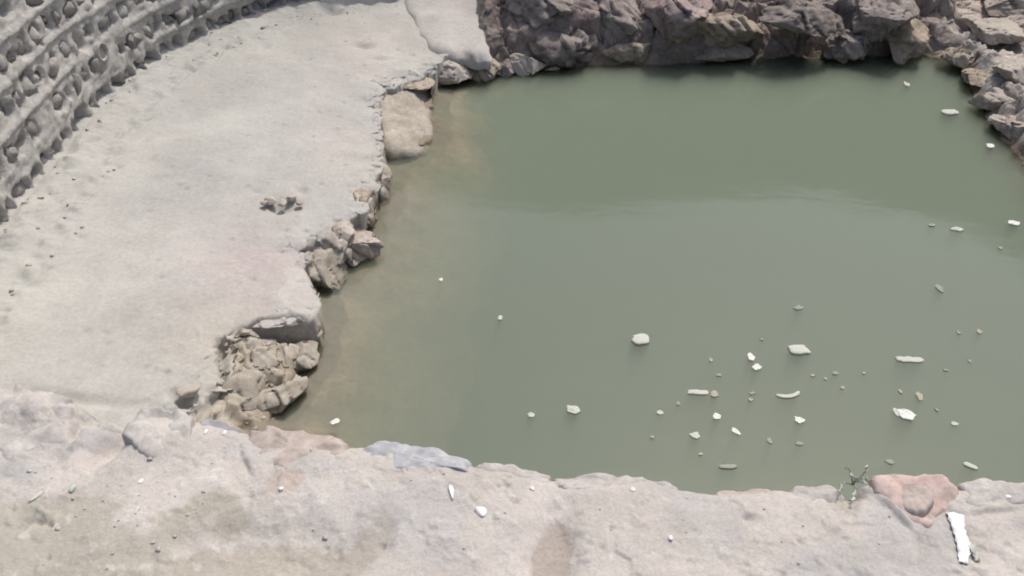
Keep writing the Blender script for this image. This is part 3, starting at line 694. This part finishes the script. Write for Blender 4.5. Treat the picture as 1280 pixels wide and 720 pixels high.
def outline_stone(name, pts, mat, hgt, seed, tilt=(0, 0), label=None, rough=0.013, plane=None, skirt=3.0):
    hgt = hgt * (0.62 if plane is None else 1)
    P = np.array([at(u, v, PZ if plane is None else plane)[:2] for u, v in pts]); C = catmull(P, max(4, 72 // len(P)), True)
    c0 = C.mean(0); K = len(C); zc = par_z(*c0) if plane is None else plane
    dirs = C - c0
    th = np.arange(K) / K * 6.283
    jt = 1 + (0.30 if plane is None else 0.12) * fbm(C[:, 0], C[:, 1], np.full(K, seed * 1.0), 30 if plane is None else 6, 4, seed)
    dirs = dirs * jt[:, None]
    rings = [1.0, 1.0, 0.985, 0.95, 0.88, 0.78, 0.66, 0.52, 0.38, 0.24, 0.1]
    zz_ = [-0.09, -0.02, 0.0, 0.55, 0.86, 0.94, 0.97, 0.99, 1.0, 1.0, 1.0]
    V = []
    for k, (s_, q_) in enumerate(zip(rings, zz_)):
        pt = c0 + dirs * s_
        zz = zc - 0.012 + ((q_ if plane is None else q_ * skirt) if k < 2 else q_ * hgt) + tilt[0] * (pt[:, 0] - c0[0]) + tilt[1] * (pt[:, 1] - c0[1])
        if k >= 2:
            zz = zz + rough * fbm(pt[:, 0], pt[:, 1], np.full(K, seed * 2.0), 16 if plane is None else 5, 5, seed + 3) * 1.6
        if plane is not None:
            pt = pt + 0.028 * np.stack([fbm(pt[:, 0], pt[:, 1], zz * 2.5, 7, 4, seed + 11), fbm(pt[:, 0], pt[:, 1], zz * 2.5 + 5, 7, 4, seed + 12)], -1)
        V.append(np.stack([pt[:, 0], pt[:, 1], zz], -1))
    V = np.concatenate(V); R = len(rings)
    id_ = np.arange(R * K).reshape(R, K); nxt = np.roll(id_, -1, 1)
    F = np.stack([id_[:-1], nxt[:-1], nxt[1:], id_[1:]], -1).reshape(-1, 4).tolist()
    V = np.vstack([V, [V[-K:].mean(0)]]); ci = len(V) - 1
    for i in range(K): F.append((id_[-1, i], id_[-1, (i + 1) % K], ci))
    if plane is not None: return obj(name, mesh_np(name, V, F), mat)
    o = obj(name, mesh_np(name, V, F), mat, parapet); o.matrix_parent_inverse = PI_
    if label: o['label'] = label
    return o
outline_stone('stone', [(238, 523), (262, 517), (300, 528), (304, 552), (286, 560), (264, 552), (246, 548)], M_pslate, 0.018, 401, label='slate grey stone in the parapet edge with two white flecks')
outline_stone('stone', [(308, 534), (345, 532), (400, 537), (430, 548), (424, 566), (392, 574), (360, 588), (326, 582), (304, 566)], M_pbrown, 0.030, 402, label='tan stone in the parapet edge')
outline_stone('stone', [(440, 574), (454, 549), (480, 543), (520, 552), (558, 561), (586, 570), (584, 586), (556, 584), (524, 594), (494, 586), (466, 590)], M_pblue, 0.022, 403, label='blue grey stone in the parapet edge')
outline_stone('stone', [(592, 572), (620, 570), (650, 574), (688, 587), (690, 600), (650, 606), (610, 600), (590, 590)], M_ppale, 0.016, 404)
outline_stone('stone', [(704, 588), (760, 587), (812, 590), (846, 600), (838, 616), (790, 618), (740, 612), (706, 604)], M_ppale, 0.016, 405)
outline_stone('stone', [(900, 606), (940, 603), (976, 605), (972, 622), (944, 630), (912, 624)], M_pbrown, 0.010, 406)
outline_stone('stone', [(1086, 596), (1110, 591), (1145, 590), (1180, 595), (1196, 606), (1190, 632), (1168, 650), (1146, 656), (1122, 644), (1104, 628), (1092, 612)], M_pred, 0.032, 407, tilt=(0, 0.02), label='reddish stone in the parapet edge')
outline_stone('stone', [(1112, 622), (1130, 611), (1154, 617), (1166, 634), (1150, 650), (1126, 644)], M_pbrown, 0.044, 413)
outline_stone('stone', [(1200, 602), (1220, 596), (1250, 597), (1290, 604), (1296, 624), (1262, 630), (1228, 634), (1204, 628)], M_ppale, 0.024, 408)
outline_stone('stone', [(-40, 492), (0, 486), (40, 484), (78, 490), (92, 512), (80, 540), (44, 562), (0, 572), (-40, 560)], M_ppale, 0.020, 409, label='big pale stone at the left end of the parapet edge')
outline_stone('stone', [(170, 516), (200, 513), (232, 518), (240, 540), (222, 566), (190, 572), (164, 560), (158, 536)], M_ppale, 0.014, 410)
outline_stone('stone', [(352, 592), (384, 590), (392, 606), (372, 618), (350, 612)], M_pbrown, 0.008, 411)
outline_stone('stone', [(1000, 606), (1048, 606), (1052, 624), (1020, 634), (994, 624)], M_ppale, 0.012, 412)

tag(outline_stone('ledge_slab', [(296, 399), (336, 392), (372, 388), (396, 382), (393, 360), (384, 342), (346, 340), (306, 362), (284, 384)], M_slab, 0.03, 421, rough=0.012, plane=0.175, skirt=0.8),
    'flat pinkish slab jutting over the dark slot at the corner of the ledge', 'rock', G4)
tag(outline_stone('ledge_block', [(476, 112), (502, 102), (534, 106), (541, 146), (536, 180), (506, 189), (481, 190), (473, 150)], M_boulder_buff, 0.04, 422, tilt=(-0.30, 0.02), rough=0.035, plane=0.05, skirt=1.5),
    'pale block standing in the water against the far part of the ledge', 'rock', G4)
tag(outline_stone('rock_slab', [(502, -14), (560, -20), (594, -12), (603, 30), (613, 64), (584, 66), (548, 62), (524, 42)], M_slab, 0.055, 420, tilt=(0.04, 0.06), rough=0.02, plane=0.235, skirt=0.9),
    'large pale sunlit slab with a sharp right edge at the left end of the dark bank', 'rock', G1)
# grit on the parapet
spots = []
for k in range(90):
    u, v = r.uniform(-40, 1320), r.uniform(540, 730)
    if r.random() < 0.45: u, v = r.gauss(140, 110), r.gauss(650, 45)
    p = at(u, v, PZ)
    if p[1] < np.interp(p[0], xs, ye) - 0.03: spots.append((p[0], p[1], r.uniform(0.002, 0.006) * (2.0 if r.random() < 0.08 else 1)))
crumbs('grit', spots, M_ppale, 'pale grit and mortar crumbs scattered over the parapet top', par_z, 3)

# pale chips on the parapet
def chip_mesh(name, size, seed, mat, sub=2):
    me = boulder_mesh(seed, size, sub=sub, facets=10, rough=0.16, flat=0.35, disp=0.12); me.name = name; me.materials.append(mat); return me
def chip(u, v, wp_, hp_, label, seed, mat=M_chip, rot=0, group='white chips on the parapet', name='stone_chip'):
    p = at(u, v, PZ); p[2] = par_z(p[0], p[1]); s = mpp(p)
    o = obj(name, chip_mesh(name, (wp_ * s / 2, hp_ * s / 1.4, min(wp_, hp_) * s * 0.35), seed, mat)); o.location = p + np.array([0, 0, 0.002]); o.rotation_euler = (0, 0, math.radians(rot))
    return tag(o, label, 'chip', group)
chip(565, 617, 8, 20, 'long white chip leaning on the parapet below the blue grey stone', 501, rot=15)
chip(600, 639, 17, 12, 'broad white chip on the parapet, right of the long one', 502)
chip(665, 606, 6, 6, 'tiny white chip on the parapet, right of the dark pits', 503)
chip(257, 539, 5, 6, 'left one of two tiny white flecks on the slate grey stone', 504)
chip(280, 540, 6, 6, 'right one of two tiny white flecks on the slate grey stone', 505)
chip(177, 603, 8, 6, 'white chip on the dusty part of the parapet, above the upright one', 506)
chip(171, 640, 7, 14, 'upright white chip in the middle of the dusty part of the parapet', 507, M_off, rot=-20)
chip(92, 613, 9, 8, 'round white chip at the upper rim of the dusty part of the parapet', 508, M_off)
chip(46, 622, 6, 16, 'thin pale sliver at the far left of the dusty parapet', 509, M_off, rot=-30)
chip(838, 674, 6, 6, 'tiny white chip alone on the parapet, right of the brown earth patch', 510)
chip(791, 610, 7, 6, 'white chip on the parapet rim above the brown earth patch', 511)
chip(1261, 620, 9, 6, 'white chip at the right end of the parapet on a pale stone', 512)
chip(352, 614, 6, 5, 'tiny white chip below the tan stone', 513)

# white torn strip with its smaller companion
def strip(name, pts, width, thick, mat, label, cat, seed):
    """bent strip of sheet material; pts = (u, v, height above parapet)"""
    C = []
    for u, v, hh in pts:
        p = at(u, v, PZ); p[2] = par_z(p[0], p[1]) + hh; C.append(p)
    C = catmull(np.array(C), 8); n = len(C); V = []
    for i in range(n):
        tdir = C[min(i + 1, n - 1)] - C[max(i - 1, 0)]; tdir /= np.linalg.norm(tdir)
        sd = np.cross(tdir, (0, 0, 1)); sd /= np.linalg.norm(sd)
        wv = width[0] + (width[1] - width[0]) * i / (n - 1); wv *= 1 + 0.10 * math.sin(i * 0.45 + seed) + 0.03 * math.sin(i * 2.1)
        for k in range(7):
            a = (k / 6 - 0.5)
            V.append(C[i] + sd * (wv * a + 0.0015 * math.sin(i * 1.9 + k)) + np.array([0, 0, 0.0022 * math.sin(i * 1.3 + k * 1.7 + seed) + 0.22 * wv * (0.25 - a * a) * 2.2 + 0.0025]))
    m = n * 7
    V = np.array(V); V2 = V - np.array([0, 0, thick]); V = np.vstack([V, V2])
    F = []
    for i in range(n - 1):
        for k in range(6):
            a, b, c, d = i * 7 + k, i * 7 + k + 1, (i + 1) * 7 + k + 1, (i + 1) * 7 + k
            F.append((a, b, c, d)); F.append((m + d, m + c, m + b, m + a))
    for i in range(n - 1):
        for k in (0, 6):
            a, d = i * 7 + k, (i + 1) * 7 + k
            F.append((a, d, m + d, m + a) if k == 0 else (d, a, m + a, m + d))
    for k in range(6):
        F.append((k + 1, k, m + k, m + k + 1)); e = (n - 1) * 7
        F.append((e + k, e + k + 1, m + e + k + 1, m + e + k))
    return tag(obj(name, mesh_np(name, V, F), mat), label, cat)
strip('plastic_strip', [(1194, 643, 0.001), (1197, 662, 0.006), (1203, 684, 0.004), (1203, 706, 0.0)], (0.032, 0.020), 0.002, M_strip, 'bright white torn plastic strip lying on the parapet at the lower right', 'plastic strip', 1)
strip('plastic_scrap', [(1212, 684, 0.003), (1216, 694, 0.006), (1221, 704, 0.001)], (0.016, 0.008), 0.0015, M_off, 'small dull scrap beside the bright white strip on the parapet', 'plastic scrap', 2)

# weed in a crack of the parapet edge
wd = tag(empty('weed', tuple(at(1068, 604, PZ - 0.02))), 'small dry weed growing from the parapet edge left of the reddish stone', 'weed')
WI = Matrix.Translation(wd.location).inverted()
rr = random.Random(9)
base_w = Vector(at(1066, 606, PZ - 0.02))
for i, (u, v, hh) in enumerate(((1058, 584, 0.05), (1083, 583, 0.05), (1064, 594, 0.03), (1074, 598, 0.035), (1050, 612, 0.02), (1082, 604, 0.03), (1066, 624, 0.015), (1090, 600, 0.03))):
    tip = Vector(at(u, v, PZ + hh)); mid = (base_w + tip) / 2 + Vector((rr.uniform(-.01, .01), 0, 0.012))
    C = catmull(np.array([base_w, mid, tip]), 4); V, F = [], []
    for j, c in enumerate(C):
        rad = 0.0022 * (1 - 0.6 * j / len(C))
        for k in range(5):
            a = k * 1.2566; V.append((c[0] + rad * math.cos(a), c[1], c[2] + rad * math.sin(a)))
    for j in range(len(C) - 1):
        for k in range(5): F.append((j * 5 + k, j * 5 + (k + 1) % 5, (j + 1) * 5 + (k + 1) % 5, (j + 1) * 5 + k))
    o = obj('stem', mesh_np('stem', V, F), M_weed, wd); o.matrix_parent_inverse = WI
    for q_ in range(3):
        c = Vector(C[-1 - q_ * 2]) if q_ * 2 < len(C) else Vector(C[-1])
        me = chip_mesh('leaf', (rr.uniform(0.006, 0.010), rr.uniform(0.002, 0.004), rr.uniform(0.0012, 0.002)), 600 + i * 5 + q_, M_weedtip if q_ == 0 else M_weed, 2)
        l_ = obj('leaf', me, None, wd); l_.matrix_parent_inverse = WI; l_.location = c; l_.rotation_euler = (rr.uniform(0, 3), rr.uniform(0, 3), rr.uniform(0, 3))

# ------------------------------------------------------------------ litter floating on the water
def float_lump(u, v, w_, h_, name, label, seed, mat, cat, group=None, rot=0, thick=None):
    """torn flake: a ragged angular outline, thin, slightly crumpled"""
    p = at(u, v, 0.0); s = mpp(p); rr_ = random.Random(seed)
    el = 1.0 / max(0.3, math.sin(math.atan2(CAM_Z, p[1])))
    a, b = w_ * s / 2, h_ * s / 2 * el * 0.95
    n_ = rr_.randint(5, 8); pts = []
    for i in range(n_):
        th = 2 * math.pi * (i + rr_.uniform(-0.28, 0.28)) / n_; k = rr_.uniform(0.68, 1.15)
        pts.append((a * k * math.cos(th), b * k * math.sin(th)))
    C = []
    for i in range(n_):
        p0, p1 = pts[i], pts[(i + 1) % n_]
        for q_ in (0, 0.33, 0.66):
            C.append((p0[0] + (p1[0] - p0[0]) * q_, p0[1] + (p1[1] - p0[1]) * q_))
    C = np.array(C); K = len(C)
    C *= (1 + 0.16 * fbm(C[:, 0], C[:, 1], np.full(K, seed * 1.0), 60, 3, seed))[:, None]
    tk = thick or max(0.003, min(a, b) * 0.16)
    V = []
    for s_, zz in ((0.92, -tk), (1.0, -tk * 0.3), (1.0, tk * 0.5), (0.94, tk), (0.6, tk * 1.2), (0.25, tk * 1.2)):
        V.append(np.stack([C[:, 0] * s_, C[:, 1] * s_, np.full(K, zz)], -1))
    V = np.concatenate(V)
    V[:, 2] += 0.32 * min(a, b) * np.abs(fbm(V[:, 0], V[:, 1], V[:, 2] * 0 + seed, 1.1 / min(a, b), 3, seed + 2))
    id_ = np.arange(6 * K).reshape(6, K); nx_ = np.roll(id_, -1, 1)
    F = np.stack([id_[:-1], nx_[:-1], nx_[1:], id_[1:]], -1).reshape(-1, 4).tolist() + [id_[-1].tolist(), id_[0][::-1].tolist()]
    o = obj(name, mesh_np(name, V, F, False), mat); o.location = (p[0], p[1], tk * 0.3); o.rotation_euler = (0, 0, math.radians(rot))
    return tag(o, label, cat, group)
def float_plank(u, v, w_, h_, name, label, seed, mat, cat, rot=0, group=None, bend=0.0):
    """flat scrap with rounded corners and a slight curl"""
    p = at(u, v, 0.0); s = mpp(p); el = 1.0 / max(0.3, math.sin(math.atan2(CAM_Z, p[1])))
    a, b = w_ * s / 2, h_ * s / 2 * el * 0.95
    K = 28; C = []
    for i in range(K):
        th = 2 * math.pi * i / K; c, s2 = math.cos(th), math.sin(th)
        C.append((a * math.copysign(abs(c) ** 0.5, c), b * math.copysign(abs(s2) ** 0.5, s2)))
    C = np.array(C); C *= (1 + 0.30 * fbm(C[:, 0], C[:, 1], np.full(K, seed * 1.0), 40, 3, seed))[:, None]
    V = []
    tk = max(0.005, min(a, b) * 0.22)
    for s_, zz in ((0.85, -tk), (1.0, -tk * 0.6), (1.0, tk * 0.5), (0.9, tk), (0.5, tk * 1.15)):
        V.append(np.stack([C[:, 0] * s_, C[:, 1] * s_ + bend * (C[:, 0] * s_) ** 2 / (a + 1e-6), np.full(K, zz)], -1))
    V = np.concatenate(V); V[:, 2] += 0.35 * tk * fbm(V[:, 0], V[:, 1], V[:, 2] * 0, 25, 3, seed + 2)
    id_ = np.arange(5 * K).reshape(5, K); nx_ = np.roll(id_, -1, 1)
    F = np.stack([id_[:-1], nx_[:-1], nx_[1:], id_[1:]], -1).reshape(-1, 4).tolist() + [id_[-1].tolist(), id_[0][::-1].tolist()]
    o = obj(name, mesh_np(name, V, F), mat); o.location = (p[0], p[1], tk * 0.4); o.rotation_euler = (0, 0, math.radians(rot))
    return tag(o, label, cat, group)
FG = 'litter floating on the water'
float_plank(801, 425, 21, 13, 'foam_scrap', 'dull squarish scrap floating alone, uppermost of the left litter', 701, M_off, 'scrap', 8, FG)
float_plank(998, 438, 25, 12, 'foam_scrap', 'smooth oblong pale scrap floating right of the two white lumps', 702, M_off, 'scrap', 0, FG)
float_lump(938, 447, 14, 14, 'foam_lump', 'upper one of two touching white lumps on the water', 703, M_white, 'foam lump', FG)
float_lump(946, 460, 14, 9, 'foam_lump', 'lower one of two touching white lumps on the water', 704, M_white, 'foam lump', FG)
float_plank(1136, 450, 32, 7, 'wood_sliver', 'straight pale sliver floating above the crumpled white scrap', 705, M_off, 'sliver', -3, FG)
float_lump(1132, 519, 24, 14, 'crumpled_scrap', 'large crumpled white scrap at the lower right of the litter', 706, M_white, 'scrap', FG, rot=-12)
float_lump(1121, 516, 8, 12, 'crumpled_scrap', 'small white corner scrap touching the large crumpled one', 736, M_off, 'scrap', FG)
float_lump(1149, 496, 9, 14, 'dead_leaf', 'tan leaf floating above the crumpled white scrap', 707, M_tan, 'leaf', FG)
float_plank(871, 491, 25, 6, 'wood_sliver', 'short level sliver floating left of a tan crumb', 708, M_off, 'sliver', -2, FG)
float_lump(893, 493, 12, 10, 'dead_leaf', 'tan crumb at the right end of the short level sliver', 709, M_tan, 'leaf', FG)
float_plank(988, 496, 30, 5, 'twig', 'thin curved pale twig floating below the oblong scrap', 710, M_off, 'twig', 14, FG, bend=0.35)
float_lump(999, 526, 16, 9, 'foam_lump', 'pale lump floating below the curved twig', 711, M_white, 'foam lump', FG, rot=-25)
float_lump(896, 521, 11, 11, 'foam_lump', 'bright white lump below the tan crumb', 712, M_white, 'foam lump', FG)
float_lump(920, 540, 8, 11, 'foam_lump', 'small tilted white lump right of the round pale lump', 713, M_white, 'foam lump', FG, rot=30)
float_lump(869, 545, 15, 10, 'foam_lump', 'round pale lump below the bright white one', 714, M_off, 'foam lump', FG)
float_lump(716, 513, 20, 12, 'foam_lump', 'pale lump floating by itself near the parapet, left of the main litter', 715, M_off, 'foam lump', FG, rot=-10)
float_lump(664, 519, 10, 9, 'foam_lump', 'small pale lump left of the one floating by itself', 716, M_off, 'foam lump', FG)
float_lump(418, 528, 15, 8, 'foam_lump', 'white lump floating in the near left corner by the tan parapet stone', 717, M_white, 'foam lump', FG, rot=15)
float_lump(825, 516, 11, 6, 'foam_lump', 'small flat pale bit between the lone lump and the main litter', 718, M_off, 'foam lump', FG)
float_lump(962, 551, 8, 8, 'foam_lump', 'dull round bit below the small tilted white lump, to its right', 719, M_dull, 'foam lump', FG)
float_lump(1000, 555, 12, 6, 'foam_lump', 'dull flat bit straight below the pale lump under the twig', 720, M_dull, 'foam lump', FG)
float_plank(910, 584, 22, 6, 'wood_sliver', 'dull sliver floating close to the parapet edge', 721, M_dull, 'sliver', 0, FG)
float_lump(1193, 530, 10, 6, 'foam_lump', 'small pale bit right of the crumpled white scrap', 722, M_off, 'foam lump', FG)
float_lump(1113, 578, 12, 7, 'foam_lump', 'dull bit close to the parapet above the reddish stone', 723, M_dull, 'foam lump', FG, rot=-20)
float_plank(1213, 583, 18, 6, 'wood_sliver', 'slanting pale sliver close to the parapet at the lower right', 724, M_off, 'sliver', -32, FG)
float_lump(626, 398, 8, 8, 'foam_lump', 'tiny pale bit alone in the left middle of the water', 725, M_off, 'foam lump', FG)
float_lump(551, 350, 5, 5, 'foam_lump', 'tiny white dot farthest left on the open water', 726, M_white, 'foam lump', FG)
float_lump(998, 385, 14, 7, 'foam_lump', 'dull flat bit floating above the oblong scrap', 727, M_dull, 'foam lump', FG)
float_lump(1174, 361, 10, 12, 'foam_lump', 'dull round bit floating where the reflection darkens at the right', 728, M_dull, 'foam lump', FG)
float_plank(1187, 141, 20, 6, 'wood_sliver', 'white sliver floating near the far right corner of the water', 729, M_off, 'sliver', 0, FG)
float_lump(1238, 183, 12, 7, 'foam_lump', 'white bit floating close to the right shore', 730, M_white, 'foam lump', FG, rot=-20)
float_lump(1133, 106, 8, 6, 'foam_lump', 'tiny pale bit farthest away in the far right corner', 731, M_off, 'foam lump', FG)
float_lump(1165, 282, 12, 5, 'foam_lump', 'dull bit, left one of the row at the right edge', 732, M_dull, 'foam lump', FG)
float_lump(1196, 287, 17, 6, 'foam_lump', 'pale bit, middle one of the row at the right edge', 733, M_off, 'foam lump', FG)
float_lump(1266, 280, 18, 7, 'foam_lump', 'white bit at the right edge of the picture, last of the row', 734, M_white, 'foam lump', FG)
for i, (u, v) in enumerate(((1032, 474), (1044, 467), (1053, 485), (952, 425), (888, 450), (899, 469), (876, 568), (1198, 416), (1212, 452), (1182, 463), (1224, 415), (1171, 513), (1080, 467), (815, 547), (938, 500), (1250, 310), (1125, 490), (940, 452 + 40), (1016, 470), (848, 505))):
    float_lump(u, v, 5 + (i * 7) % 4, 4 + (i * 5) % 3, 'floating_speck', 'tiny dull speck of scum floating among the litter', 760 + i, M_dull if i % 2 else M_tan, 'speck', 'specks among the floating litter')
